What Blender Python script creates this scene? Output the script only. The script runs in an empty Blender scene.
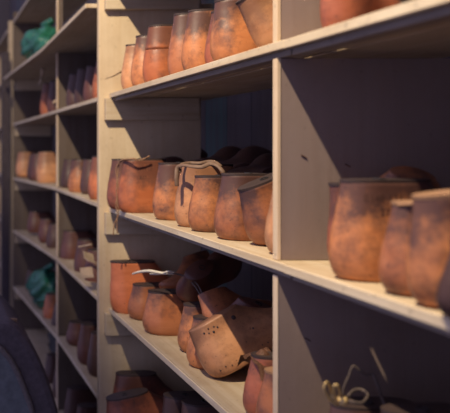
import bpy, bmesh, math, random
from mathutils import Vector, Matrix, Euler

random.seed(7)
F = 700.0            # focal length in pixels of the 450 x 413 picture
VX, VY = -70.0, 149.0   # the point the shelves run towards
EYE = 1.45           # eye height above the floor
FRONT = 0.453        # distance from the eye to the front of the shelving
C = bpy.context.scene.collection
R = math.radians


def zz(z):
    return z + EYE


def at(px, py, Y):
    return Vector(((px - VX) * Y / F, Y, (VY - py) * Y / F + EYE))


# ------------------------------------------------------------------ materials
def new_mat(name):
    m = bpy.data.materials.new(name)
    m.use_nodes = True
    nt = m.node_tree
    b = nt.nodes['Principled BSDF']
    return m, nt, b


def node(nt, typ, **kw):
    n = nt.nodes.new(typ)
    for k, v in kw.items():
        if k in n.inputs:
            n.inputs[k].default_value = v
        else:
            setattr(n, k, v)
    return n


def mixrgb(nt, fac, a, b, mode='MIX'):
    n = nt.nodes.new('ShaderNodeMix')
    n.data_type = 'RGBA'
    n.blend_type = mode
    for sock, v in ((n.inputs[0], fac), (n.inputs[6], a), (n.inputs[7], b)):
        if hasattr(v, 'links') or isinstance(v, bpy.types.NodeSocket):
            nt.links.new(v, sock)
        elif isinstance(v, (int, float)):
            sock.default_value = v
        else:
            sock.default_value = (*v, 1) if len(v) == 3 else v
    return n.outputs[2]


def ramp(nt, src, p0, p1):
    n = nt.nodes.new('ShaderNodeMapRange')
    n.clamp = True
    n.inputs[1].default_value = p0
    n.inputs[2].default_value = p1
    nt.links.new(src, n.inputs[0])
    return n.outputs[0]


def coords(nt, scale=(1, 1, 1), rnd=False):
    tc = nt.nodes.new('ShaderNodeTexCoord')
    mp = nt.nodes.new('ShaderNodeMapping')
    mp.inputs['Scale'].default_value = scale
    nt.links.new(tc.outputs['Object'], mp.inputs['Vector'])
    if rnd:
        oi = nt.nodes.new('ShaderNodeObjectInfo')
        mu = nt.nodes.new('ShaderNodeMath')
        mu.operation = 'MULTIPLY'
        mu.inputs[1].default_value = 37.0
        nt.links.new(oi.outputs['Random'], mu.inputs[0])
        nt.links.new(mu.outputs[0], mp.inputs['Location'])
    return mp.outputs['Vector']


def noise(nt, vec, scale, detail=4, rough=0.6):
    n = node(nt, 'ShaderNodeTexNoise')
    n.inputs['Scale'].default_value = scale
    n.inputs['Detail'].default_value = detail
    n.inputs['Roughness'].default_value = rough
    nt.links.new(vec, n.inputs['Vector'])
    return n.outputs[0]


def bump(nt, b, src, strength, dist=0.001):
    n = nt.nodes.new('ShaderNodeBump')
    n.inputs['Strength'].default_value = strength
    n.inputs['Distance'].default_value = dist
    nt.links.new(src, n.inputs['Height'])
    nt.links.new(n.outputs[0], b.inputs['Normal'])


def board_mat(name, col, grain_axis, dirt=0.5, grain=(0.80, 0.72, 0.62)):
    m, nt, b = new_mat(name)
    sc = {'Y': (40, 2.2, 40), 'Z': (40, 40, 2.2), 'X': (2.2, 40, 40)}[grain_axis]
    g = ramp(nt, noise(nt, coords(nt, sc), 1.6, 5, 0.65), 0.35, 0.72)
    v = coords(nt)
    blot = ramp(nt, noise(nt, v, 9, 5, 0.7), 0.45, 0.75)
    spot = ramp(nt, noise(nt, v, 95, 2, 0.5), 0.66, 0.74)
    c = mixrgb(nt, g, col, tuple(x * y for x, y in zip(col, grain)))
    mu = nt.nodes.new('ShaderNodeMath'); mu.operation = 'MULTIPLY'
    mu.inputs[1].default_value = dirt
    nt.links.new(blot, mu.inputs[0])
    c = mixrgb(nt, mu.outputs[0], c, tuple(x * y for x, y in zip(col, (0.62, 0.55, 0.48))))
    mu2 = nt.nodes.new('ShaderNodeMath'); mu2.operation = 'MULTIPLY'
    mu2.inputs[1].default_value = 0.6 * dirt
    nt.links.new(spot, mu2.inputs[0])
    c = mixrgb(nt, mu2.outputs[0], c, (0.10, 0.07, 0.05))
    nt.links.new(c, b.inputs['Base Color'])
    b.inputs['Roughness'].default_value = 0.7
    b.inputs['Specular IOR Level'].default_value = 0.25
    bump(nt, b, g, 0.25, 0.0008)
    return m


def last_mat(name, col, stain=0.75, stain_col=(0.085, 0.042, 0.034), rough=0.42):
    m, nt, b = new_mat(name)
    v = coords(nt, rnd=True)
    vg = coords(nt, (9, 60, 60), rnd=True)
    grain = ramp(nt, noise(nt, vg, 1.2, 4, 0.6), 0.3, 0.75)
    c = mixrgb(nt, grain, col, tuple(x * y for x, y in zip(col, (0.80, 0.70, 0.62))))
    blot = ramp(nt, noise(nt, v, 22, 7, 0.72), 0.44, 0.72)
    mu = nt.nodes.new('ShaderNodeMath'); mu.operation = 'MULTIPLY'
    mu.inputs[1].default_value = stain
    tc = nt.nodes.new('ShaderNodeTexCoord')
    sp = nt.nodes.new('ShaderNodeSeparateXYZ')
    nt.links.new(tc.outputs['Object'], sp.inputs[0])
    top_bias = ramp(nt, sp.outputs['Z'], .045, .115)      # stain grows denser towards the top
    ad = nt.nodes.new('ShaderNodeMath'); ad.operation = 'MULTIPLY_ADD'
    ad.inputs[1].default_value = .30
    nt.links.new(top_bias, ad.inputs[0])
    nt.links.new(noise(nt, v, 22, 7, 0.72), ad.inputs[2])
    top_stain = ramp(nt, ad.outputs[0], .47, .72)
    nt.links.new(top_stain, mu.inputs[0])
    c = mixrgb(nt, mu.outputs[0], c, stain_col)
    spk = ramp(nt, noise(nt, v, 210, 2, 0.5), 0.68, 0.76)
    mu2 = nt.nodes.new('ShaderNodeMath'); mu2.operation = 'MULTIPLY'
    mu2.inputs[1].default_value = 0.8
    nt.links.new(spk, mu2.inputs[0])
    c = mixrgb(nt, mu2.outputs[0], c, (0.05, 0.025, 0.02))
    # each last is a little lighter or darker than the next
    oi = nt.nodes.new('ShaderNodeObjectInfo')
    val = nt.nodes.new('ShaderNodeMapRange')
    val.inputs[3].default_value = 0.82
    val.inputs[4].default_value = 1.15
    nt.links.new(oi.outputs['Random'], val.inputs[0])
    hs = nt.nodes.new('ShaderNodeHueSaturation')
    nt.links.new(val.outputs[0], hs.inputs['Value'])
    nt.links.new(c, hs.inputs['Color'])
    nt.links.new(hs.outputs[0], b.inputs['Base Color'])
    b.inputs['Roughness'].default_value = rough
    b.inputs['Specular IOR Level'].default_value = 0.5
    bump(nt, b, blot, 0.25, 0.001)
    return m


def plain_mat(name, col, rough=0.6, spec=0.3, var=0.35, scale=40, metal=0.0):
    m, nt, b = new_mat(name)
    n = ramp(nt, noise(nt, coords(nt), scale, 4, 0.6), 0.3, 0.7)
    c = mixrgb(nt, n, col, tuple(x * (1 - var) for x in col))
    nt.links.new(c, b.inputs['Base Color'])
    b.inputs['Roughness'].default_value = rough
    b.inputs['Specular IOR Level'].default_value = spec
    b.inputs['Metallic'].default_value = metal
    bump(nt, b, n, 0.2, 0.001)
    return m


CREAM = (0.66, 0.56, 0.39)
M_shelf = board_mat('cream_board', (0.52, 0.43, 0.30), 'Y', 0.6)
M_edge = board_mat('pale_edge_wood', (0.70, 0.60, 0.43), 'Y', 0.5)  # paler than the shelf boards behind it
M_shaded = board_mat('shaded_panel', (0.145, 0.115, 0.095), 'Z', 0.5)  # panel colour darkened to stand for shade in the middle unit
M_strip = board_mat('pale_strip_wood', (0.74, 0.60, 0.42), 'Z', 0.5)  # paler than the upright panels it edges
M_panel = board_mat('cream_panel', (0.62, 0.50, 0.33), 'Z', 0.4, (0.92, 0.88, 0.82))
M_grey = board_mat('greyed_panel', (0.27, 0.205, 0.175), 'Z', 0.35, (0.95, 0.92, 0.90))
M_under = board_mat('shade_batten_wood', (0.30, 0.26, 0.22), 'Y', 0.5)  # darker than the boards, shade under the overhang put into the colour
M_cleat = board_mat('cleat_wood', (0.58, 0.48, 0.33), 'X', 0.5)
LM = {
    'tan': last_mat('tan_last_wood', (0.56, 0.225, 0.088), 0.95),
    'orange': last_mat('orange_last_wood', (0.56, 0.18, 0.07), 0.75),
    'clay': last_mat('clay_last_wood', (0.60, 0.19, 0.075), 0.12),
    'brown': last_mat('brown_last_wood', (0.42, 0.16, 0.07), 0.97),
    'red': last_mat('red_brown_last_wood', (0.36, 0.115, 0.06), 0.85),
    'dim': last_mat('shaded_red_last_wood', (0.15, 0.06, 0.045), 0.7),  # wood colour darkened to stand for shade on these lasts
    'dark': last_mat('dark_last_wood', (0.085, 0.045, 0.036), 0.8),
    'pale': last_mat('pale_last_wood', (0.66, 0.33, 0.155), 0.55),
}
M_top = plain_mat('worn_dark_leather', (0.055, 0.036, 0.032), 0.55, 0.4)
M_toptan = plain_mat('worn_tan_leather', (0.34, 0.19, 0.105), 0.65, 0.3)
M_iron = plain_mat('dull_iron', (0.08, 0.075, 0.075), 0.45, 0.5, metal=0.7)
M_ink = plain_mat('stamp_ink', (0.12, 0.06, 0.045), 0.8, 0.1)
M_string = plain_mat('jute_string', (0.34, 0.20, 0.12), 0.9, 0.1, scale=300)
M_cord = plain_mat('white_cord', (0.78, 0.72, 0.58), 0.7, 0.2, scale=200)
M_cordd = plain_mat('dark_cord', (0.13, 0.10, 0.085), 0.8, 0.2, scale=200)  # much darker than the white cord
M_strap = plain_mat('leather_strap', (0.20, 0.125, 0.085), 0.6, 0.3, scale=120)
M_scrap = plain_mat('scrap_leather', (0.24, 0.115, 0.07), 0.6, 0.4, scale=120)
M_ribbon = plain_mat('straw_ribbon', (0.66, 0.47, 0.2), 0.35, 0.6, scale=150)
M_paper = plain_mat('card_slip', (0.56, 0.42, 0.28), 0.8, 0.2)
M_slate = plain_mat('slate_cloth', (0.17, 0.19, 0.20), 0.75, 0.25, scale=60)
M_slate2 = plain_mat('dark_sacking', (0.07, 0.068, 0.07), 0.85, 0.2, scale=25)
M_mauve = plain_mat('mauve_cloth', (0.12, 0.10, 0.11), 0.8, 0.2, scale=80)
M_pipe = plain_mat('braid_trim', (0.19, 0.165, 0.16), 0.8, 0.2, scale=180)
M_post = plain_mat('dark_post_wood', (0.10, 0.08, 0.085), 0.8, 0.2)
M_teal = plain_mat('faded_teal_paint', (0.05, 0.17, 0.19), 0.7, 0.25)

m, nt, b = new_mat('green_plastic_film')
n_ = ramp(nt, noise(nt, coords(nt), 22, 4, 0.6), 0.35, 0.7)
nt.links.new(mixrgb(nt, n_, (0.03, 0.20, 0.11), (0.02, 0.10, 0.08)), b.inputs['Base Color'])
b.inputs['Roughness'].default_value = 0.22
b.inputs['Specular IOR Level'].default_value = 0.8
bump(nt, b, n_, 0.6, 0.01)
M_green = m


def plank_wall_mat():
    m, nt, b = new_mat('dark_plank_wall')
    tc = nt.nodes.new('ShaderNodeTexCoord')
    sep = nt.nodes.new('ShaderNodeSeparateXYZ')
    nt.links.new(tc.outputs['Object'], sep.inputs[0])
    mul = nt.nodes.new('ShaderNodeMath'); mul.operation = 'DIVIDE'
    mul.inputs[1].default_value = 0.145
    nt.links.new(sep.outputs['Y'], mul.inputs[0])
    fl = nt.nodes.new('ShaderNodeMath'); fl.operation = 'FLOOR'
    nt.links.new(mul.outputs[0], fl.inputs[0])
    fr = nt.nodes.new('ShaderNodeMath'); fr.operation = 'FRACT'
    nt.links.new(mul.outputs[0], fr.inputs[0])
    wn = nt.nodes.new('ShaderNodeTexWhiteNoise'); wn.noise_dimensions = '1D'
    nt.links.new(fl.outputs[0], wn.inputs['W'])
    teal = ramp(nt, wn.outputs['Value'], 0.70, 0.72)
    c = mixrgb(nt, teal, (0.13, 0.11, 0.11), (0.07, 0.14, 0.14))
    g = ramp(nt, noise(nt, coords(nt, (30, 30, 2)), 1.5, 5, 0.6), 0.3, 0.7)
    c = mixrgb(nt, g, c, (0.09, 0.075, 0.08))
    seam = ramp(nt, fr.outputs[0], 0.0, 0.03)
    c = mixrgb(nt, seam, (0.015, 0.012, 0.014), c)
    nt.links.new(c, b.inputs['Base Color'])
    b.inputs['Roughness'].default_value = 0.85
    bump(nt, b, seam, 0.6, 0.004)
    return m


M_wall = plank_wall_mat()
M_floor = board_mat('worn_floor_boards', (0.20, 0.16, 0.14), 'Y', 0.7)


# ------------------------------------------------------------------ helpers
def link_bm(name, bm, mat, parent=None, smooth=False):
    bmesh.ops.recalc_face_normals(bm, faces=bm.faces)
    me = bpy.data.meshes.new(name)
    bm.to_mesh(me)
    bm.free()
    me.materials.append(mat)
    if smooth:
        for p in me.polygons:
            p.use_smooth = True
    o = bpy.data.objects.new(name, me)
    C.objects.link(o)
    if parent is not None:
        o.parent = parent
    return o


def thing(name, label, cat, loc=(0, 0, 0), group=None):
    o = bpy.data.objects.new(name, None)
    o.empty_display_size = 0.05
    C.objects.link(o)
    o.location = loc
    o['label'] = label
    o['category'] = cat
    if group:
        o['group'] = group
    return o


def tag(o, label, cat, group=None):
    o['label'] = label
    o['category'] = cat
    if group:
        o['group'] = group
    return o


def add_box(bm, x0, x1, y0, y1, z0, z1, bev=0.0015, z0b=None, z1b=None):
    """box; z0b / z1b give the heights at the y1 end (a sloping board)"""
    z0b = z0 if z0b is None else z0b
    z1b = z1 if z1b is None else z1b
    t = bmesh.new()
    P = [(x0, y0, z0), (x1, y0, z0), (x1, y1, z0b), (x0, y1, z0b),
         (x0, y0, z1), (x1, y0, z1), (x1, y1, z1b), (x0, y1, z1b)]
    v = [t.verts.new(p) for p in P]
    for f in ((0, 1, 2, 3), (4, 5, 6, 7), (0, 1, 5, 4), (1, 2, 6, 5), (2, 3, 7, 6), (3, 0, 4, 7)):
        t.faces.new([v[i] for i in f])
    bmesh.ops.recalc_face_normals(t, faces=t.faces)
    if bev:
        bmesh.ops.bevel(t, geom=t.edges[:], offset=bev, segments=2, affect='EDGES', profile=0.5)
    me = bpy.data.meshes.new('tmp')
    t.to_mesh(me); t.free()
    bm.from_mesh(me)
    bpy.data.meshes.remove(me)


def box(name, mat, parent, *a, **k):
    bm = bmesh.new()
    add_box(bm, *a, **k)
    return link_bm(name, bm, mat, parent)


def catmull(pts, n=8):
    P = [Vector(p) for p in pts]
    out = []
    for i in range(len(P) - 1):
        p0 = P[max(i - 1, 0)]; p1 = P[i]; p2 = P[i + 1]; p3 = P[min(i + 2, len(P) - 1)]
        for k in range(n):
            t = k / n
            out.append(0.5 * ((2 * p1) + (p2 - p0) * t + (2 * p0 - 5 * p1 + 4 * p2 - p3) * t * t
                              + (-p0 + 3 * p1 - 3 * p2 + p3) * t ** 3))
    out.append(P[-1])
    return out


def add_tube(bm, pts, r, seg=8, flat=1.0, up=Vector((0, 0, 1)), n=8, spline=True):
    path = catmull(pts, n) if spline else [Vector(p) for p in pts]
    rings = []
    for i, p in enumerate(path):
        d = (path[min(i + 1, len(path) - 1)] - path[max(i - 1, 0)])
        if d.length < 1e-9:
            d = Vector((1, 0, 0))
        d.normalize()
        s = d.cross(up)
        if s.length < 1e-3:
            s = d.cross(Vector((0, 1, 0)))
        s.normalize()
        u = s.cross(d).normalized()
        rr = r(i / max(1, len(path) - 1)) if callable(r) else r
        rings.append([bm.verts.new(p + s * math.cos(2 * math.pi * k / seg) * rr
                                   + u * math.sin(2 * math.pi * k / seg) * rr * flat) for k in range(seg)])
    for a, b_ in zip(rings, rings[1:]):
        for k in range(seg):
            bm.faces.new((a[k], a[(k + 1) % seg], b_[(k + 1) % seg], b_[k]))
    bm.faces.new(rings[0])
    bm.faces.new(list(reversed(rings[-1])))


def lerp_tab(tab, x):
    if x <= tab[0][0]:
        return tab[0][1]
    for (a, fa), (b_, fb) in zip(tab, tab[1:]):
        if x <= b_:
            t = (x - a) / (b_ - a)
            t = t * t * (3 - 2 * t) * 0.5 + t * 0.5
            return fa + (fb - fa) * t
    return tab[-1][1]


# ------------------------------------------------------------------ the shoe last
XB = [(0, .011), (.04, .006), (.13, .0015), (.27, 0), (.45, .002), (.7, .007), (.9, .011), (1, .0125)]
XF = [(0, .94), (.05, .98), (.12, 1.0), (.22, .985), (.32, .92), (.42, .80), (.52, .69), (.65, .59), (.8, .51), (1, .43)]
WF = [(0, .029), (.12, .0305), (.28, .031), (.42, .028), (.52, .029), (.68, .040), (.8, .040), (.92, .033), (1, .026)]
GV = [(0, .88), (.05, .96), (.16, 1.0), (.32, .99), (.5, .90), (.7, .76), (.85, .70), (1, .69)]
RF = [(0, .05), (.3, .07), (.45, .075), (.6, .06), (.8, .04), (1, .028)]
VS = [0, .012, .04, .09, .16, .24, .32, .38, .44, .5, .57, .65, .73, .81, .89, .955, .985, 1.0]


class Last:
    def __init__(s, L=.255, H=.11, W=1.0, bend=1, flare=0.0, waist=1.0):
        s.L, s.H, s.W, s.bend, s.flare, s.waist = L, H, W, bend, flare, waist

    def ends(s, v):
        xb = lerp_tab(XB, v) - s.flare * v * v
        return xb, lerp_tab(XF, v) * s.L

    def half(s, x, v):
        xb, xf = s.ends(v)
        g = lerp_tab(GV, v)
        if v > .985:
            g *= .95
        w = lerp_tab(WF, x / s.L) * g * s.W
        rb, rf = .033, lerp_tab(RF, v)
        for d, r in ((x - xb, rb), (xf - x, rf)):
            if d < r:
                q = max(0.0, 1 - ((r - d) / r) ** 2)
                w *= q ** .5
        return w

    def mid(s, x):
        return s.bend * .022 * (x / s.L) ** 2

    def ring(s, v, n=22, grow=0.0):
        xb, xf = s.ends(v)
        pts = []
        for k in range(2 * n):
            a = math.pi * k / n
            x = xb + (xf - xb) * (1 - math.cos(a)) / 2
            w = s.half(x, v)
            y = s.mid(x) + (-w if k <= n else w)
            if grow:
                cx = (xb + xf) / 2
                x = x + (grow if x > cx else -grow) * min(1, abs(x - cx) / ((xf - xb) / 2))
                y += grow * (-1 if k <= n else 1) * (1 if 0 < k < 2 * n and k != n else 0)
            pts.append((x, y))
        return pts

    def spring(s, x):     # the toe lifts a little off the shelf
        t = max(0.0, (x / s.L - .66) / .34)
        return .012 * t * t

    def body(s, v0=0.0, v1=1.0):
        bm = bmesh.new()
        vs = [v0] + [v for v in VS if v0 < v < v1] + [v1]
        rings = []
        for v in vs:
            rings.append([bm.verts.new((x, y, v * s.H + s.spring(x))) for x, y in s.ring(v)])
        for a, b_ in zip(rings, rings[1:]):
            n = len(a)
            for k in range(n):
                bm.faces.new((a[k], a[(k + 1) % n], b_[(k + 1) % n], b_[k]))
        bm.faces.new(rings[0]); bm.faces.new(rings[-1])
        return bm

    def slab(s, v, z0, z1, grow):
        bm = bmesh.new()
        pts = s.ring(v, grow=grow)
        r = [[bm.verts.new((x, y, z)) for x, y in pts] for z in (z0, z1)]
        n = len(pts)
        for k in range(n):
            bm.faces.new((r[0][k], r[0][(k + 1) % n], r[1][(k + 1) % n], r[1][k]))
        bm.faces.new(r[0]); bm.faces.new(r[1])
        return bm


def flat_text(body, size):
    cu = bpy.data.curves.new('t', 'FONT')
    cu.body = body
    cu.size = size
    cu.resolution_u = 2
    o = bpy.data.objects.new('t', cu)
    C.objects.link(o)
    dg = bpy.context.evaluated_depsgraph_get()
    me = bpy.data.meshes.new_from_object(o.evaluated_get(dg))
    bpy.data.objects.remove(o)
    bm = bmesh.new()
    bm.from_mesh(me)
    bpy.data.meshes.remove(me)
    return bm


GROUPS = {}


def make_last(label, X, Y, z, H, col='tan', L=.255, W=1.0, yaw=0, pitch=0, roll=0, top='dark', bend=1,
              flare=0.0, block=False, thimble=True, stamp=None, holes=(), nails=False, tail=None, group='wooden shoe lasts on the shelves',
              fix=None):
    la = Last(L, H, W, bend, flare)
    root = thing('shoe_last', label, 'shoe last', (0, 0, 0), group)
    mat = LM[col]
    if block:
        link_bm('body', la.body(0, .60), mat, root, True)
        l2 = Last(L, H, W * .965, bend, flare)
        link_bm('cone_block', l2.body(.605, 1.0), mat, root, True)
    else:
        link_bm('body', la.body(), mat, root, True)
    if top:
        tm = {'dark': M_top, 'tan': M_toptan, 'iron': M_iron}[top]
        link_bm('top_plate', la.slab(1.0, H - .001, H + .0025, .0008), tm, root)
    if thimble:
        bm = bmesh.new()
        zt = H + (.0025 if top else 0)
        cx, cy = .055, la.mid(.055)
        ro, ri = .0065, .0048
        rr = []
        for rad, h in ((ro, -.002), (ro, .0014), (ri, .0014), (ri, -.0015)):
            rr.append([bm.verts.new((cx + rad * math.cos(2 * math.pi * k / 16), cy + rad * math.sin(2 * math.pi * k / 16), zt + h)) for k in range(16)])
        for a, b_ in zip(rr, rr[1:]):
            for k in range(16):
                bm.faces.new((a[k], a[(k + 1) % 16], b_[(k + 1) % 16], b_[k]))
        bm.faces.new(rr[-1])
        link_bm('thimble', bm, M_iron, root)
    if stamp:
        for txt, x0, v0, size in stamp:
            bm = flat_text(txt, size)
            for v in bm.verts:
                x = x0 + v.co.x
                vv = v0 + v.co.y / H
                v.co = Vector((x, la.mid(x) - la.half(x, min(vv, .98)) - .0004, vv * H))
            link_bm('stamped_number', bm, M_ink, root)
    for x, v, rr_ in holes:
        bm = bmesh.new()
        p = Vector((x, la.mid(x) - la.half(x, v), v * H))
        bmesh.ops.create_uvsphere(bm, u_segments=12, v_segments=8, radius=rr_, matrix=Matrix.Translation(p) @ Matrix.Diagonal((1, .35, 1, 1)))
        link_bm('peg_hole', bm, M_top, root)
    if nails:
        spots = [(.018 + k * .0105, .14 + .03 * math.sin(k * 1.7), .0013) for k in range(10)]
        spots += [(.03, .86, .0018), (.045, .80, .0022), (.04, .9, .0016), (.055, .84, .0018), (.037, .82, .0014), (.05, .88, .0015), (.105, .5, .0018)]
        for x, v, rr_ in spots:
            p = Vector((x, la.mid(x) - la.half(x, v), v * H + la.spring(x)))
            bm = bmesh.new()
            bmesh.ops.create_uvsphere(bm, u_segments=6, v_segments=4, radius=rr_, matrix=Matrix.Translation(p))
            link_bm('nail_head', bm, M_iron, root)
    # the leather lift under the heel
    pts_rot = Euler((R(roll), R(-pitch), R(yaw)), 'XYZ')
    root.rotation_euler = pts_rot
    mrot = pts_rot.to_matrix()
    mn = Vector((9, 9, 9)); mx = Vector((-9, -9, -9))
    for ch in root.children:
        for v in ch.data.vertices:
            w = mrot @ v.co
            for i in range(3):
                mn[i] = min(mn[i], w[i]); mx[i] = max(mx[i], w[i])
    if fix == 'centre':
        cxy = (mn + mx) / 2
        root.location = (X - cxy.x, Y - cxy.y, zz(z) - mn.z + .0003)
    else:
        root.location = (X - mn.x, Y, zz(z) - mn.z + .0003)
    root['px'] = 0
    del root['px']
    return root


# ------------------------------------------------------------------ shelving
ZA, ZB, ZC, ZD, ZE, ZG = .139, -.146, -.398, .415, -.66, -.93
ZF = .69
TH = .011
BACK = .722


def shelf(parent, y0, y1, z, z1=None, planks=None, x0=FRONT, batten=True):
    z1 = z if z1 is None else z1
    planks = planks or [(x0, .585), (.5875, BACK)]
    bm = bmesh.new()
    for a, b_ in planks:
        add_box(bm, a, b_, y0, y1, zz(z - TH), zz(z), .0012, zz(z1 - TH), zz(z1))
    o = link_bm('shelf_board', bm, M_shelf, parent)
    bm = bmesh.new()
    add_box(bm, x0 - .0042, x0 - .0010, y0, y1, zz(z - TH), zz(z), .0008, zz(z1 - TH), zz(z1))
    link_bm('pale_edge', bm, M_edge, o)
    if batten:
        bm = bmesh.new()
        add_box(bm, x0 + .006, x0 + .026, y0 + .002, y1 - .002, zz(z - TH - .0085), zz(z - TH - .0002), .001,
                zz(z1 - TH - .0085), zz(z1 - TH - .0002))
        link_bm('shade_batten', bm, M_under, o)  # dark strip standing in for the shade below the shelf edge
    return o


near = thing('shelving_unit', 'cream painted wooden shelving with a grey upright, nearest the viewer, full of brown shoe lasts',
             'shelf', (FRONT, .9, 0))
mid_unit = thing('shelving_unit', 'blurred cream wooden shelving beyond the tall bright end panel, holding two green bags',
                 'shelf', (FRONT, 2.6, 0))
far_unit = thing('shelving_unit', 'far pale shelving glimpsed at the left edge behind the dark post', 'shelf', (FRONT, 4.3, 0))


def unparent_offset(root):
    inv = Matrix.Translation(-root.location)
    for o in root.children:
        o.matrix_parent_inverse = inv


Y_END, Y_JOIN, Y_NEAR = 1.76, .889, -.45
gapA = [(FRONT, .5095), (.5145, .529), (.5345, BACK)]
gapR = [(FRONT, .531), (.5345, BACK)]
gapB = [(FRONT, .520), (.5282, BACK)]
for z, pl, pr in ((ZF, None, None), (ZD, None, gapR), (ZA, gapA, gapR), (ZB, None, gapB), (ZC, None, None), (ZE, None, None), (ZG, None, None), (-1.2, None, None)):
    shelf(near, Y_JOIN + .0001, Y_END - .001, z, planks=pl)
    shelf(near, Y_NEAR, Y_JOIN - .0001, z - .0006, planks=pr)

# the upright between the two bays, a board between each pair of shelves
zs = [ZF, ZD, ZA, ZB, ZC, ZE, ZG, -1.2]
for hi, lo in zip(zs, zs[1:]):
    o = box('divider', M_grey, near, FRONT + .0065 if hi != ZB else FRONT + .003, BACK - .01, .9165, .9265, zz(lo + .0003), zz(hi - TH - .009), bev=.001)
    # its lighter front edge
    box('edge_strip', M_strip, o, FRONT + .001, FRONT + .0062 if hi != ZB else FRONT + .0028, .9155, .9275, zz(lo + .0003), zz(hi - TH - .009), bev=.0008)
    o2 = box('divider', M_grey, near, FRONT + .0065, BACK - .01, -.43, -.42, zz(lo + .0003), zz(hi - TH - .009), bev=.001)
# the tall end panel the two units share, standing forward of the shelves
box('end_panel', M_panel, near, .4245, BACK - .04, Y_END, Y_END + .02, 0.0, zz(ZF + .12), bev=.002)
for z in (ZD, ZA, ZB, ZC, ZE, ZG):
    box('cleat', M_cleat, near, .4375, BACK - .05, Y_END - .0185, Y_END - .0005, zz(z - .067), zz(z - TH - .0006) if z not in () else 0, bev=.0015)
for hi, lo in zip(zs, zs[1:]):
    pass
# long cracks in the end panel
for (xa, ya), (xb_, yb) in (((105, 79), (122, 71)), ((104, 322), (117, 319))):
    bm = bmesh.new()
    a, c_ = at(xa, ya, Y_END - .0003), at(xb_, yb, Y_END - .0003)
    add_tube(bm, [a, (a + c_) / 2 + Vector((0, 0, -.002)), c_], lambda t: .0004 + .0022 * t, 6, .5)
    link_bm('crack', bm, M_ink, near)
for px, py, Yp in ((305, 300 + 38, .9163), (301, 155, .9163), (345, 164, .9163)):
    bm = bmesh.new()
    a = at(px, py, Yp)
    add_tube(bm, [a, a + Vector((.003, 0, -.0015)), a + Vector((.007, 0, -.004))], .0013, 6, .6)
    link_bm('gouge', bm, M_ink, near)
unparent_offset(near)

YM, YF = 2.50, 3.775
for z, zn, zf in ((ZF, ZF, ZF), (ZA, ZA, ZA - .002), (ZB, -.137, -.154), (ZC, -.387, -.437), (ZE, -.665, -.74), (ZG, ZG, -.97), (-1.2, -1.2, -1.2)):
    shelf(mid_unit, Y_END + .021, YM - .001, z, z1=zn, batten=False)
    shelf(mid_unit, YM + .001, YF - .001, zn, z1=zf, batten=False)
shelf(mid_unit, Y_END + .021, YM - .001, .370, z1=.357, batten=False, x0=.40)
shelf(mid_unit, YM + .001, YF - .001, .357, z1=.383, batten=False, x0=.40)
zs2 = [ZF, .359, ZA, -.137, -.387, -.665, ZG, -1.2]
for i, (hi, lo) in enumerate(zip(zs2, zs2[1:])):
    x1 = BACK - .01
    if i == 0:
        x1 = FRONT + .02
    o = box('divider', M_shaded, mid_unit, FRONT + .004, x1, YM - .008, YM + .008, zz(lo + .003), zz(hi - TH - .006), bev=.001)
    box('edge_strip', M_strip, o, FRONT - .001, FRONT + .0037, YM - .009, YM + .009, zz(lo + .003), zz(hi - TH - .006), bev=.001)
box('end_panel', M_shaded, mid_unit, FRONT - .004, BACK - .06, YF, YF + .02, 0, zz(ZF + .05), bev=.002)
for z in (.383, ZA - .002, -.154, -.437, -.74):
    box('cleat', M_cleat, mid_unit, FRONT + .005, BACK - .07, YF - .0185, YF - .0005, zz(z - .067), zz(z - TH - .0006), bev=.0015)
unparent_offset(mid_unit)

for z in (ZF, ZD, ZA, -.16, -.45, -.75):
    shelf(far_unit, 4.06, 4.9, z, batten=False)
box('end_panel', M_panel, far_unit, FRONT + .001, BACK - .02, 4.9, 4.92, 0, zz(ZF + .05), bev=.002)
box('end_panel', M_panel, far_unit, FRONT + .001, BACK - .02, 4.04, 4.06, 0, zz(ZF + .05), bev=.002)
unparent_offset(far_unit)

post = box('wooden_post', M_post, None, .40, .445, 3.90, 3.945, 0, zz(.54), bev=.003)
tag(post, 'dark wooden post standing at the far left in front of the last shelving', 'post')

# ------------------------------------------------------------------ the setting
def struct(name, mat, *a):
    o = box(name, mat, None, *a, bev=0)
    o['kind'] = 'structure'
    return o


struct('floor', M_floor, -3.0, .84, -2.0, 7.0, -.05, 0)
struct('wall_right', M_wall, .80, .84, -2.0, 7.0, 0, 3.2)
struct('wall_back', M_wall, -3.0, .80, 7.0, 7.05, 0, 3.2)

# ------------------------------------------------------------------ the lasts
def xl(px, X):      # depth along the aisle of a heel that shows its left edge at px
    return X * F / (px - VX)


def hgt(py, Y, z):  # height of a top that shows at py
    return (VY - py) * Y / F - z


def row(z, specs, grp):
    for label, px, X, ytop, kw in specs:
        Y = xl(px, X)
        H = kw.pop('H', None) or hgt(ytop, Y, z)
        make_last(label, X, Y, z, H, group=grp, **kw)


GA = 'wooden shoe lasts on the upper shelf'
row(ZA, [
    ('pale tan shoe last on the upper shelf, against the tall end panel', 121, .46, 46, dict(col='pale', W=.85)),
    ('tan shoe last second from the end panel on the upper shelf', 131, .462, 37, dict(col='tan', W=.9)),
    ('orange-brown shoe last with a seamed cone block on the upper shelf', 143, .468, 27, dict(col='orange', block=True, stamp=None)),
    ('dark brown shoe last on the upper shelf, right of the seamed one', 168, .472, 15.5, dict(col='brown', W=.85)),
    ('tan shoe last near the middle of the upper shelf, before the tallest pair', 182, .466, 12, dict(col='tan', W=.88)),
    ('narrow red-brown shoe last half hidden behind the tallest one on the upper shelf', 205, .484, 13, dict(col='red', W=.8)),
    ('tallest tan shoe last on the upper shelf, its top out at the frame', 211, .462, 2, dict(col='tan', W=1.0, pitch=4)),
    ('light tan shoe last tipped back on its heel beside the upper grey upright', 236, .463, 0, dict(col='pale', pitch=36, H=.098)),
], GA)
GB = 'wooden shoe lasts on the middle shelf'
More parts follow.
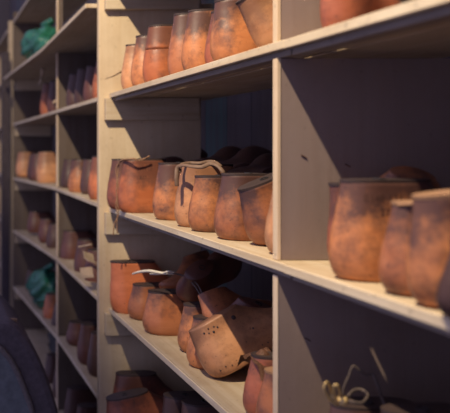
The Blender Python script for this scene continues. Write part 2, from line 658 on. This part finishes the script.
row(ZB, [
    ('red-brown shoe last in the corner by the end panel, string tied round it', 107, .43, 160, dict(col='red', W=.95, L=.25)),
    ('orange shoe last with two dark stamped lines, front of the string-tied pair', 118, .434, 160,
     dict(col='orange', W=1.0, stamp=[('3119 17', .038, .80, .0105), ('B27', .043, .64, .0105)])),
    ('tan shoe last on the middle shelf just right of the stamped orange one', 153, .462, 164, dict(col='tan', stamp=[('117', .04, .72, .012)])),
    ('pale shoe last on the middle shelf under the draped leather strap', 175, .462, 165.5, dict(col='pale')),
    ('pitted tan shoe last with a level top, in front of the strap end', 188.7, .46, 177, dict(col='tan', W=.95)),
    ('broad dark brown shoe last on the middle shelf with a level dark top', 215, .462, 175, dict(col='brown', W=1.1)),
    ('brown shoe last tipped back on its heel on the middle shelf', 238, .466, 185, dict(col='brown', pitch=22, H=.088)),
    ('pink-tan shoe last cut off by the grey upright on the middle shelf', 266, .465, 182, dict(col='pale', W=.9)),
], GB)
GR = 'wooden shoe lasts right of the grey upright'
row(ZB, [
    ('red-brown shoe last mostly hidden behind the big stamped one right of the upright', 329, .482, 185, dict(col='red', W=.85, top='dark', flare=.012)),
    ('big tan shoe last with faint stamped numbers, right of the grey upright', 331, .452, 181.5,
     dict(col='tan', W=.9, L=.26, stamp=[('8148 171', .026, .80, .0115), ('270', .042, .66, .0115)])),
    ('short brown shoe last in the middle of the right bay, before the big stamped one', 382, .455, 204, dict(col='brown', W=.9, top='tan')),
    ('light tan shoe last at the right edge with a pale cord over its top', 410, .445, 198, dict(col='tan', W=.85, top='tan', pitch=6)),
    ('black-stained shoe last at the lower right edge of the middle shelf', 440, .438, 246, dict(col='dark', W=.8, thimble=False)),
], GR)
make_last('short red-brown shoe last on the upper shelf right of the grey upright', .474, .842, ZA, .125, 'red', yaw=18, L=.15,
          W=.75, group='wooden shoe lasts on the upper shelf right of the upright')
GC = 'wooden shoe lasts on the lower shelf'
row(ZC, [
    ('smooth bright orange shoe last leaning out by the end panel', 110, .44, 262, dict(col='clay', W=.95, flare=.012, thimble=False)),
    ('dark-topped brown shoe last behind another, beside the bright orange one', 128, .465, 285, dict(col='brown')),
    ('large stained brown shoe last with a peg hole on the lower shelf', 143, .462, 292, dict(col='brown', W=1.1, holes=((.078, .83, .0035),))),
    ('tan shoe last on the lower shelf, left of the nail-pitted tipped one', 178, .487, 305, dict(col='tan', W=.9)),
    ('brown shoe last with a dark top, directly behind the nail-pitted tipped one', 187, .470, 318, dict(col='tan', W=.9)),
    ('pale shoe last tipped back showing nail marks, centre of the lower shelf', 193, .456, 0, dict(col='pale', W=1.05, pitch=30, roll=-14, H=.088, nails=True, top=None, thimble=False, holes=((.088, .84, .004),))),
    ('red-brown shoe last with crumpled leather on top, lower right corner', 244, .467, 356, dict(col='red', W=.95)),
    ('plain brown shoe last by the foot of the upright, lower right corner', 257, .466, 372, dict(col='brown', W=.9, top='tan')),
    ('shadowed shoe last under the straw ribbon bow', 322, .47, 405, dict(col='dark', W=.95)),
    ('dark shoe last at the lower right, beside the one under the straw bow', 372, .47, 412, dict(col='dark', W=.9)),
], GC)
GE = 'wooden shoe lasts on the lowest shelf in view'
row(ZE, [
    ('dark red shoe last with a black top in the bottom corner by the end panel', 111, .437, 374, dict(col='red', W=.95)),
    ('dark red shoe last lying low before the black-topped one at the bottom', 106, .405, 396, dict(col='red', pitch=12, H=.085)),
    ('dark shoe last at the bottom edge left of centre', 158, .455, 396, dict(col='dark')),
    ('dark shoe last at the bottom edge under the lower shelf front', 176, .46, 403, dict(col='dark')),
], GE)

# second layer: lasts thrown in behind the front row, in the shade of the shelf above
GK = 'wooden shoe lasts piled behind the front row'
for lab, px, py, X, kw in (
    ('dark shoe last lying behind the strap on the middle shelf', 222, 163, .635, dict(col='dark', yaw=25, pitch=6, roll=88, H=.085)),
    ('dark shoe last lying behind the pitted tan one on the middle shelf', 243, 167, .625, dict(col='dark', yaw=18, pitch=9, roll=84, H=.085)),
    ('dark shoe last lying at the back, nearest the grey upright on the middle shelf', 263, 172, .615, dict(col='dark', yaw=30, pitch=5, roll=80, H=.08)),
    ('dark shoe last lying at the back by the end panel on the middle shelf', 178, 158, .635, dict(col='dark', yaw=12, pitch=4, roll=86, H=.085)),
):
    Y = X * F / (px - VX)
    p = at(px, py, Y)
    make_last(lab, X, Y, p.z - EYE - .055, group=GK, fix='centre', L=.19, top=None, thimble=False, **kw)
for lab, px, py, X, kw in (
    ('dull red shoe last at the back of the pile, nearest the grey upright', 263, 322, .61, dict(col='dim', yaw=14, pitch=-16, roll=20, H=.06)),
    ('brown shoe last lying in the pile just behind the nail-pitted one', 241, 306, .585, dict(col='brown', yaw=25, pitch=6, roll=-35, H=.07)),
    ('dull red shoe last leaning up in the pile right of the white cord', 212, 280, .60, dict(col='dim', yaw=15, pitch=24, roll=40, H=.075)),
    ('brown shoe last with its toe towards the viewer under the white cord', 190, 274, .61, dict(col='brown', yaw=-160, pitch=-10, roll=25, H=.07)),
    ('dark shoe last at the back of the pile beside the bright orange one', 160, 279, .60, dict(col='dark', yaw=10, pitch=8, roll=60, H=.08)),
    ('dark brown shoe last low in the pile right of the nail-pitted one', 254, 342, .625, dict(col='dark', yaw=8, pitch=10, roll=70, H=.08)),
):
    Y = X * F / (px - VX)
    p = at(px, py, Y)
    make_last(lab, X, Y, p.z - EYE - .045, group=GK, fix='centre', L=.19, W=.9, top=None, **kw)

make_last('tan shoe last lying behind the big stamped one in the right bay', .605, .85, ZB + .045, .06, 'tan', L=.15, W=.8, yaw=-8, pitch=-12, roll=40,
          top=None, thimble=False, fix='centre', group=GK)

# the middle unit, out of focus
GM = 'blurred wooden shoe lasts beyond the end panel'
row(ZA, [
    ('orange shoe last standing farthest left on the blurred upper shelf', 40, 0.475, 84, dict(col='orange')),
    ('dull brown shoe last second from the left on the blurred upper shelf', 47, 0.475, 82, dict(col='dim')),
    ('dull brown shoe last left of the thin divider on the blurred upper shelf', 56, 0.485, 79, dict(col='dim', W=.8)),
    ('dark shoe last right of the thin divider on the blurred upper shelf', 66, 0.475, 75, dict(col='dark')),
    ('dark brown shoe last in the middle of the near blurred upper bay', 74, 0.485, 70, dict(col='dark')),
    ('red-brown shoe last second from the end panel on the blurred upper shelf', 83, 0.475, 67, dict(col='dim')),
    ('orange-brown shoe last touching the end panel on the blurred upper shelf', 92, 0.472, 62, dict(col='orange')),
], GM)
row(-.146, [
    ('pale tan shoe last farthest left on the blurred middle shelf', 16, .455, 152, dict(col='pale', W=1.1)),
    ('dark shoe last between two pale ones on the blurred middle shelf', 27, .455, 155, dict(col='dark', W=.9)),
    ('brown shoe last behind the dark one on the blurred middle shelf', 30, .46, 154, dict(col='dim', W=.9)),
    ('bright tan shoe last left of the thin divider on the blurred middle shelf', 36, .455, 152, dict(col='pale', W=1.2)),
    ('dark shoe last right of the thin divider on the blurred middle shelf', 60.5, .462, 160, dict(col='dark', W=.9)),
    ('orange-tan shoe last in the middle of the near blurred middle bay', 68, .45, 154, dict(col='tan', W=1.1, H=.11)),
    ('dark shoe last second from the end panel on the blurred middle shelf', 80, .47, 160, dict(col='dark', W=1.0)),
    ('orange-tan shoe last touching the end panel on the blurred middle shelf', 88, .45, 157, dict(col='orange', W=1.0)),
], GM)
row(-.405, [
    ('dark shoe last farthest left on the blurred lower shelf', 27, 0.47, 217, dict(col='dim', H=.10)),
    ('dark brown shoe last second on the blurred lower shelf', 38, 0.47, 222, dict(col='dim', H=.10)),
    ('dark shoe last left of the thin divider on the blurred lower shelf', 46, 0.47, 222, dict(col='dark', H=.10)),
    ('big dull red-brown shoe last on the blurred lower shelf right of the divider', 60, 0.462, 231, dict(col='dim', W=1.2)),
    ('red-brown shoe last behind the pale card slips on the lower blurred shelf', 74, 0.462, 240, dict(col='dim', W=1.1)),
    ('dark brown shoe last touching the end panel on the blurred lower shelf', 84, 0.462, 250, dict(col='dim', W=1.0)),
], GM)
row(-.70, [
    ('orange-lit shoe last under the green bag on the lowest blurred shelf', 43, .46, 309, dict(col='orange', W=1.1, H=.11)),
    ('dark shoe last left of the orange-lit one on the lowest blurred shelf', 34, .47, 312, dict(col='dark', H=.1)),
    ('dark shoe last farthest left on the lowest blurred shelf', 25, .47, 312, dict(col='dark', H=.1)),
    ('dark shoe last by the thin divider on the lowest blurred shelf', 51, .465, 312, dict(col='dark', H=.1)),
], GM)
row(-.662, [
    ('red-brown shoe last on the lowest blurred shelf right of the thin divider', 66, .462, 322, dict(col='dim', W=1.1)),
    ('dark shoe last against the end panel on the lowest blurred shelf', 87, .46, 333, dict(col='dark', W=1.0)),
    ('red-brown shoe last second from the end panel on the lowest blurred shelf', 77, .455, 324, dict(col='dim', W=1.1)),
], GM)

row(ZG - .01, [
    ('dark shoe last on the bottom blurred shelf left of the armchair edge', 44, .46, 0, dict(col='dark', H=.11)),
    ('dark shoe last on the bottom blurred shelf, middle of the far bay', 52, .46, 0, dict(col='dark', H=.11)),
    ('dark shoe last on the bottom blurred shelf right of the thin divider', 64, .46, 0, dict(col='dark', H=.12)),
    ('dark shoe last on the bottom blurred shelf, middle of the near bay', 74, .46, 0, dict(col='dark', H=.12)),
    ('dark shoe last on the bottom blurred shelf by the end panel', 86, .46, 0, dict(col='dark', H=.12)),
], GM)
# ------------------------------------------------------------------ strings, straps, slips
bm = bmesh.new()
for k, ph in enumerate((0, math.pi)):
    pts = []
    for i, (px, py) in enumerate(((145, 156), (135, 160), (128, 158.5), (121, 161), (118.2, 168), (118.0, 180), (118.4, 192), (117.5, 204), (118.8, 214), (116.5, 224), (113.8, 236) if k == 0 else (118.5, 233))):
        Yk = 1.615 if i < 4 else 1.63
        p = at(px, py, Yk)
        p.x -= .002 if i >= 4 else 0
        p.y -= .034 if i < 3 else .0
        p += Vector((.0028 * math.sin(i * 1.9 + ph), .0, .001 * math.cos(i * 1.9 + ph)))
        pts.append(p)
    add_tube(bm, pts, .0014, 7)
o = link_bm('tie_string', bm, M_string, None, True)
tag(o, 'brown twisted string hanging from the orange lasts down the end panel', 'string')

bm = bmesh.new()
pts = [at(px, py, Y) for px, py, Y in ((177, 186, 1.285), (176.5, 177, 1.285), (177.5, 168, 1.29), (183, 165.3, 1.28), (192, 166.3, 1.26), (202, 166.8, 1.25), (210, 163.8, 1.25), (217, 165.5, 1.24), (222.5, 171, 1.23), (224, 174, 1.23))]
add_tube(bm, pts, .0040, 8, .5, up=Vector((0, -1, .5)))
pts = [at(px, py, Y) for px, py, Y in ((180, 172, 1.29), (181, 165, 1.30), (190, 162.8, 1.31), (200, 163, 1.30), (208, 161.5, 1.30), (215, 161.8, 1.29), (221, 166, 1.27))]
add_tube(bm, pts, .0032, 8, .5, up=Vector((0, -1, .5)))
o = link_bm('leather_strap', bm, M_strap, None, True)
tag(o, 'crumpled brown leather strap draped over lasts on the middle shelf', 'strap')

cord = thing('cord', 'white cord looping from the bright orange last down into the lower shelf', 'cord', at(133, 272, 1.50))
inv = Matrix.Translation(-cord.location)
bm = bmesh.new()
add_tube(bm, [at(*p) for p in ((132.5, 274, 1.52), (139, 272, 1.50), (149, 271, 1.48), (158, 272.5, 1.47), (166, 273.5, 1.46), (174, 274, 1.46))], lambda t: .0017 + .0016 * math.sin(math.pi * t), 8)
add_tube(bm, [at(*p) for p in ((150, 274, 1.49), (160, 274, 1.47), (168, 271.5, 1.45), (174, 272.5, 1.45))], .0018, 8)
o = link_bm('bright_strand', bm, M_cord, cord, True); o.matrix_parent_inverse = inv
bm = bmesh.new()
add_tube(bm, [at(*p) for p in ((173, 273.5, 1.455), (184, 276, 1.45), (194, 285, 1.43), (201, 296, 1.41), (205, 306, 1.40), (211, 317, 1.38))], .0019, 8)
add_tube(bm, [at(*p) for p in ((184, 276, 1.447), (196, 283, 1.43), (202, 293, 1.41), (205.5, 304, 1.40))], .0015, 8)
o = link_bm('dark_strand', bm, M_cordd, cord, True); o.matrix_parent_inverse = inv
o['label'] = 'dull brown end of the cord'

bm = bmesh.new()
add_tube(bm, [at(*p) for p in ((398, 205, .70), (410, 204.5, .69), (418, 203.5, .675), (428, 200.5, .66), (436, 195, .655), (441, 192.5, .65), (446, 196, .645), (452, 193, .64))], .0021, 8)
add_tube(bm, [at(*p) for p in ((436, 195, .65), (440, 199, .645), (445, 201, .64), (447, 195, .64), (441, 192.5, .645))], .0018, 8)
o = link_bm('cord', bm, M_string, None, True)
tag(o, 'pale knotted cord across the lasts at the right edge', 'cord')

# straw ribbon bow at the lower right
bow = thing('ribbon_bow', 'straw coloured ribbon bow with two loops and long ends, lower right', 'ribbon', at(339, 402, .80))
inv = Matrix.Translation(-bow.location)


def ribbon(name, pts, r, mat, flat=.16, up=Vector((0, -1, .15))):
    bm = bmesh.new()
    add_tube(bm, pts, r, 8, flat, up=up)
    o = link_bm(name, bm, mat, bow, True)
    o.matrix_parent_inverse = inv


ribbon('loop', [at(*p) for p in ((337, 405, .80), (329, 398, .795), (324.5, 389, .79), (326.5, 382.5, .79), (329.5, 386, .80), (332, 395, .81), (337, 405, .80))], .0020, M_ribbon, .4)
ribbon('loop', [at(*p) for p in ((337.5, 405, .80), (334, 394, .795), (334.5, 386, .79), (338, 386.5, .79), (340, 394, .80), (338, 405, .80))], .0022, M_ribbon, .4)
ribbon('loop', [at(*p) for p in ((345, 401, .80), (353, 391, .81), (362, 390, .81), (368, 395, .80), (362, 403, .79), (352, 402, .79), (345, 401, .80))], .0020, M_cordd, .4)
ribbon('long_end', [at(*p) for p in ((343, 400, .80), (344, 388, .80), (349, 376, .80), (353, 366.5, .80), (359, 370, .80), (366, 374.5, .80), (373, 375, .80), (378, 386, .79), (382, 398, .79), (390, 414, .78))], .0016, M_cordd, .5)
bm = bmesh.new()
bmesh.ops.create_icosphere(bm, subdivisions=2, radius=.0055, matrix=Matrix.Translation(at(343, 401, .797)))
for v in bm.verts:
    v.co += Vector((random.uniform(-1, 1), random.uniform(-1, 1), random.uniform(-1, 1))) * .0006
o = link_bm('knot', bm, M_ribbon, bow, True); o.matrix_parent_inverse = inv

# crumpled leather over the last in the lower right corner
bm = bmesh.new()
N1, N2 = 26, 14
g = []
c0 = at(262, 362, 1.04)
for i in range(N1):
    r_ = []
    for j in range(N2):
        u, w = i / (N1 - 1), j / (N2 - 1)
        x = .477 + .10 * u
        y = 1.048 + (w - .5) * .078
        fold = .004 * math.sin(w * 17 + u * 6) + .0035 * math.sin(w * 9 - u * 13) + .0018 * math.sin(u * 31 + w * 5)
        z = ZC + .0955 + fold - .024 * abs(w - .5) ** 2 * 4 - .008 * max(0, .18 - u) / .18 - .010 * u
        r_.append(bm.verts.new((x, y, zz(z))))
    g.append(r_)
for i in range(N1 - 1):
    for j in range(N2 - 1):
        bm.faces.new((g[i][j], g[i + 1][j], g[i + 1][j + 1], g[i][j + 1]))
bmesh.ops.solidify(bm, geom=bm.faces[:], thickness=.0016)
o = link_bm('leather_scrap', bm, M_scrap, None, True)
tag(o, 'crumpled brown leather scrap lying over a last in the lower right corner', 'leather')

# card slips on the blurred lower shelf
bm = bmesh.new()
add_tube(bm, [at(*p) for p in ((78.5, 247, 2.04), (84, 246, 2.03), (91.5, 244.5, 2.0))], .0042, 8, .6)
o = link_bm('wooden_peg', bm, M_paper, None, True)
tag(o, 'pale round peg sticking out above the blurred lower lasts by the end panel', 'peg')
for k, (c_, rz, lab) in enumerate(((at(88, 261, 1.97), 22, 'pale folded card slip on the blurred lower shelf, upper of two'),
                                   (at(87, 276, 1.95), -8, 'pale folded card slip on the blurred lower shelf, lower of two'))):
    bm = bmesh.new()
    for s in (-1, 1):
        t = bmesh.new()
        add_box(t, -.017, .017, -.011, .011, -.0009, .0009, .0003)
        t.transform(Matrix.Translation((0, 0, .006)) @ Matrix.Rotation(R(20 * s), 4, 'X') @ Matrix.Translation((0, s * .0105, 0)))
        me = bpy.data.meshes.new('t'); t.to_mesh(me); t.free(); bm.from_mesh(me); bpy.data.meshes.remove(me)
    bm.transform(Matrix.Translation(c_) @ Euler((R(35), R(rz * .8), R(rz))).to_matrix().to_4x4())
    o = link_bm('card_slip', bm, M_paper, None)
    tag(o, lab, 'card', 'card slips on the blurred lower shelf')

# a pale stick leaning on the upper blurred shelf
bm = bmesh.new()
add_tube(bm, [at(39, 86, 2.92), at(42, 76, 2.92), at(43.5, 69, 2.90)], lambda t: .004 + .006 * t, 8, .6)
o = link_bm('wooden_stick', bm, M_paper, None, True)
tag(o, 'pale wooden handle sticking up among lasts on the blurred upper shelf', 'handle')
bm = bmesh.new()
add_tube(bm, [at(53.5, 103, 2.52), at(55, 101.5, 2.52), at(58, 100, 2.52)], .008, 8, .6)
o = link_bm('wooden_wedge', bm, M_paper, None, True)
tag(o, 'small pale wedge on the front edge of the blurred upper shelf', 'wedge')


# ------------------------------------------------------------------ green bags
def bag(label, centre, sx, sy, sz, seed, neck=None):
    rnd = random.Random(seed)
    t = thing('plastic_bag', label, 'bag', (centre.x, centre.y, centre.z - sz))
    bm = bmesh.new()
    bmesh.ops.create_icosphere(bm, subdivisions=4, radius=1.0)
    ph = [rnd.uniform(0, 6) for _ in range(9)]
    for v in bm.verts:
        d = v.co.normalized()
        f = 1 + .10 * math.sin(5 * d.x + ph[0]) * math.sin(4 * d.z + ph[1]) + .09 * math.sin(7 * d.y + 3 * d.z + ph[2]) \
            + .06 * math.sin(13 * d.x - 9 * d.z + ph[3]) + .05 * abs(math.sin(11 * d.z + 7 * d.y + ph[4]))
        v.co = Vector((d.x * sx * f, d.y * sy * f, max(-sz, d.z * sz * f) + sz))
    link_bm('bag_body', bm, M_green, t, True)
    bm = bmesh.new()
    add_tube(bm, [(0, 0, sz * 1.9), (sx * .1, 0, sz * 2.1), (sx * .05, -.01, sz * 2.25), (sx * .35, -.02, sz * 2.45)],
             lambda q: sx * (.12 + .25 * q), 10, .5)
    link_bm('twisted_neck', bm, M_green, t, True)
    return t


bag('crumpled green plastic bag on the top left shelf', Vector((.50, 3.05, zz(.372) + .075)) , .095, .15, .075, 3)
bag('green plastic bag on the lowest blurred shelf at the left', Vector((.52, 3.12, zz(-.695) + .075)), .075, .17, .075, 5)

cl = thing('cloth_bundle', 'dark rumpled cloth bundle on the bottom blurred shelf behind the armchair', 'cloth', (.635, 3.05, zz(-.9465)))
cl.rotation_euler.x = -math.atan(.04 / 1.275)
bm = bmesh.new()
bmesh.ops.create_icosphere(bm, subdivisions=5, radius=1.0)
for v in bm.verts:
    d = v.co.normalized()
    f = 1 + .10 * math.sin(6 * d.x + 9 * d.y) + .08 * math.sin(15 * d.y - 4 * d.z + 1) + .05 * math.sin(21 * d.x + 17 * d.z)
    v.co = Vector((.075 * d.x * f, .50 * d.y * f, max(0, .17 * d.z * f)))
o = link_bm('folded_cloth', bm, M_slate2, cl, True)

# ------------------------------------------------------------------ the padded seat at the lower left
seat = thing('padded_armchair', 'dark slate padded armchair back with braided trim, bottom left corner', 'chair', (.16, 1.9, 0))
bm = bmesh.new()
prof = [(at(px, py, 1.62).x, at(px, py, 1.62).z) for px, py in ((-110, 335), (-60, 326), (0, 322), (16, 326), (30, 341), (42, 363), (52, 390), (60, 420), (64, 470))]
path = catmull([(x, 0, z) for x, z in prof], 5)
ya, yb = 1.62, 1.95
rings = []
for y, ins in ((ya, .014), (ya + .004, .005), (ya + .014, 0), (yb, 0)):
    cx = path[0].x
    rings.append([bm.verts.new((p.x - ins, y, p.z - ins)) for p in path]
                 + [bm.verts.new((path[-1].x - ins, y, .18)), bm.verts.new((path[0].x - ins, y, .18))])
for a, b_ in zip(rings, rings[1:]):
    n = len(a)
    for k in range(n):
        bm.faces.new((a[k], a[(k + 1) % n], b_[(k + 1) % n], b_[k]))
bm.faces.new(rings[0]); bm.faces.new(rings[-1])
o = link_bm('backrest', bm, M_mauve, seat); o.matrix_parent_inverse = Matrix.Translation(-seat.location)
# the slate inset panel and the braid that edges it
inner = catmull([at(px, py, ya - .006) for px, py in ((-100, 352), (-50, 345), (-8, 346), (6, 355), (15, 369), (24, 390), (32, 415), (37, 470))], 5)
bm = bmesh.new()
add_tube(bm, inner, .0085, 8, .9, spline=False)
o = link_bm('braid_trim', bm, M_pipe, seat, True); o.matrix_parent_inverse = Matrix.Translation(-seat.location)
bm = bmesh.new()
cols = []
for p in inner:
    cols.append([bm.verts.new((p.x, ya - .012 + dy, zv)) for dy, zv in ((0, p.z), (0, .19), (.011, .19), (.011, p.z))])
for a, b_ in zip(cols, cols[1:]):
    for k in range(4):
        bm.faces.new((a[k], a[(k + 1) % 4], b_[(k + 1) % 4], b_[k]))
bm.faces.new(cols[0]); bm.faces.new(cols[-1])
o = link_bm('inset_panel', bm, M_slate, seat); o.matrix_parent_inverse = Matrix.Translation(-seat.location)
bm = bmesh.new()
add_tube(bm, [at(-30, 322, 1.68) + Vector((0, 0, .012)), at(17, 325, 1.68) + Vector((0, 0, .012))], .004, 8, spline=False)
o = link_bm('wooden_rod', bm, M_paper, None, True)
tag(o, 'thin pale rod lying along the top of the dark armchair back', 'rod')
for k, (x, y) in enumerate(((-.06, 1.66), (.24, 1.66), (-.06, 1.91), (.24, 1.91))):
    bm = bmesh.new()
    add_tube(bm, [(x, y, .19), (x, y, .1), (x, y, 0.0)], .02, 10)
    o = link_bm('leg', bm, M_post, seat, True); o.matrix_parent_inverse = Matrix.Translation(-seat.location)

# ------------------------------------------------------------------ light
LX, LY, LZ = -.25, .48, zz(1.43)
lamp = thing('hanging_lamp', 'unseen lamp over the aisle with added plates that block light from lower shelves', 'lamp', (LX, LY, LZ))
inv = Matrix.Translation(-lamp.location)
ex, ez = LX + .25 * math.cos(R(68.6)), LZ - .25 * math.sin(R(68.6))
bm = bmesh.new()
add_box(bm, LX - .28, ex, LY - .5, LY + .7, ez - .004, ez, .001)  # unseen plate added to cut the light on the lower shelves
o = link_bm('tray_blocker', bm, M_iron, lamp); o.matrix_parent_inverse = inv
bm = bmesh.new()
add_box(bm, LX - .28, LX + .34, LY - .5, LY + .011, ez + .0005, ez + .0045, .001)  # unseen plate added to dim the right-hand end of the shelves
o = link_bm('end_blocker', bm, M_iron, lamp); o.matrix_parent_inverse = inv
bm = bmesh.new()
add_tube(bm, [(LX - .2, LY, ez + .004), (LX - .2, LY, LZ + .3), (LX - .1, LY, LZ + .36), (LX, LY, LZ + .34), (LX, LY, LZ + .07)], .008, 10)
o = link_bm('arm', bm, M_iron, lamp, True); o.matrix_parent_inverse = inv
bm = bmesh.new()
add_tube(bm, [(LX, LY, LZ + .075), (LX, LY, LZ + .03)], .016, 14, spline=False)
o = link_bm('socket', bm, M_iron, lamp, True); o.matrix_parent_inverse = inv
ld = bpy.data.lights.new('bulb', 'POINT')
ld.energy = 235
ld.color = (1.0, .82, .59)
ld.shadow_soft_size = .016
lo = bpy.data.objects.new('bulb', ld)
lo.location = (LX, LY, LZ)
C.objects.link(lo)

w = bpy.data.worlds.new('world')
w.use_nodes = True
bg = w.node_tree.nodes['Background']
bg.inputs[0].default_value = (.52, .50, .88, 1)
bg.inputs[1].default_value = .68
bpy.context.scene.world = w

# ------------------------------------------------------------------ camera
cd = bpy.data.cameras.new('camera')
cd.sensor_fit = 'HORIZONTAL'
cd.sensor_width = 36
cd.lens = F / 450 * 36
cd.shift_x = (225 - VX) / 450
cd.shift_y = -(206.5 - VY) / 450
cd.clip_start = .02
cd.dof.use_dof = True
cd.dof.focus_distance = 1.22
cd.dof.aperture_fstop = 5.0
co = bpy.data.objects.new('camera', cd)
co.location = (0, 0, EYE)
co.rotation_euler = (R(90), 0, 0)
C.objects.link(co)
sc = bpy.context.scene
sc.camera = co
sc.view_settings.view_transform = 'Standard'
sc.view_settings.look = 'None'
sc.view_settings.exposure = 0
sc.view_settings.gamma = 1
sc.view_settings.use_curve_mapping = False
try:
    sc.cycles.use_denoising = True
    sc.cycles.max_bounces = 8
except Exception:
    pass
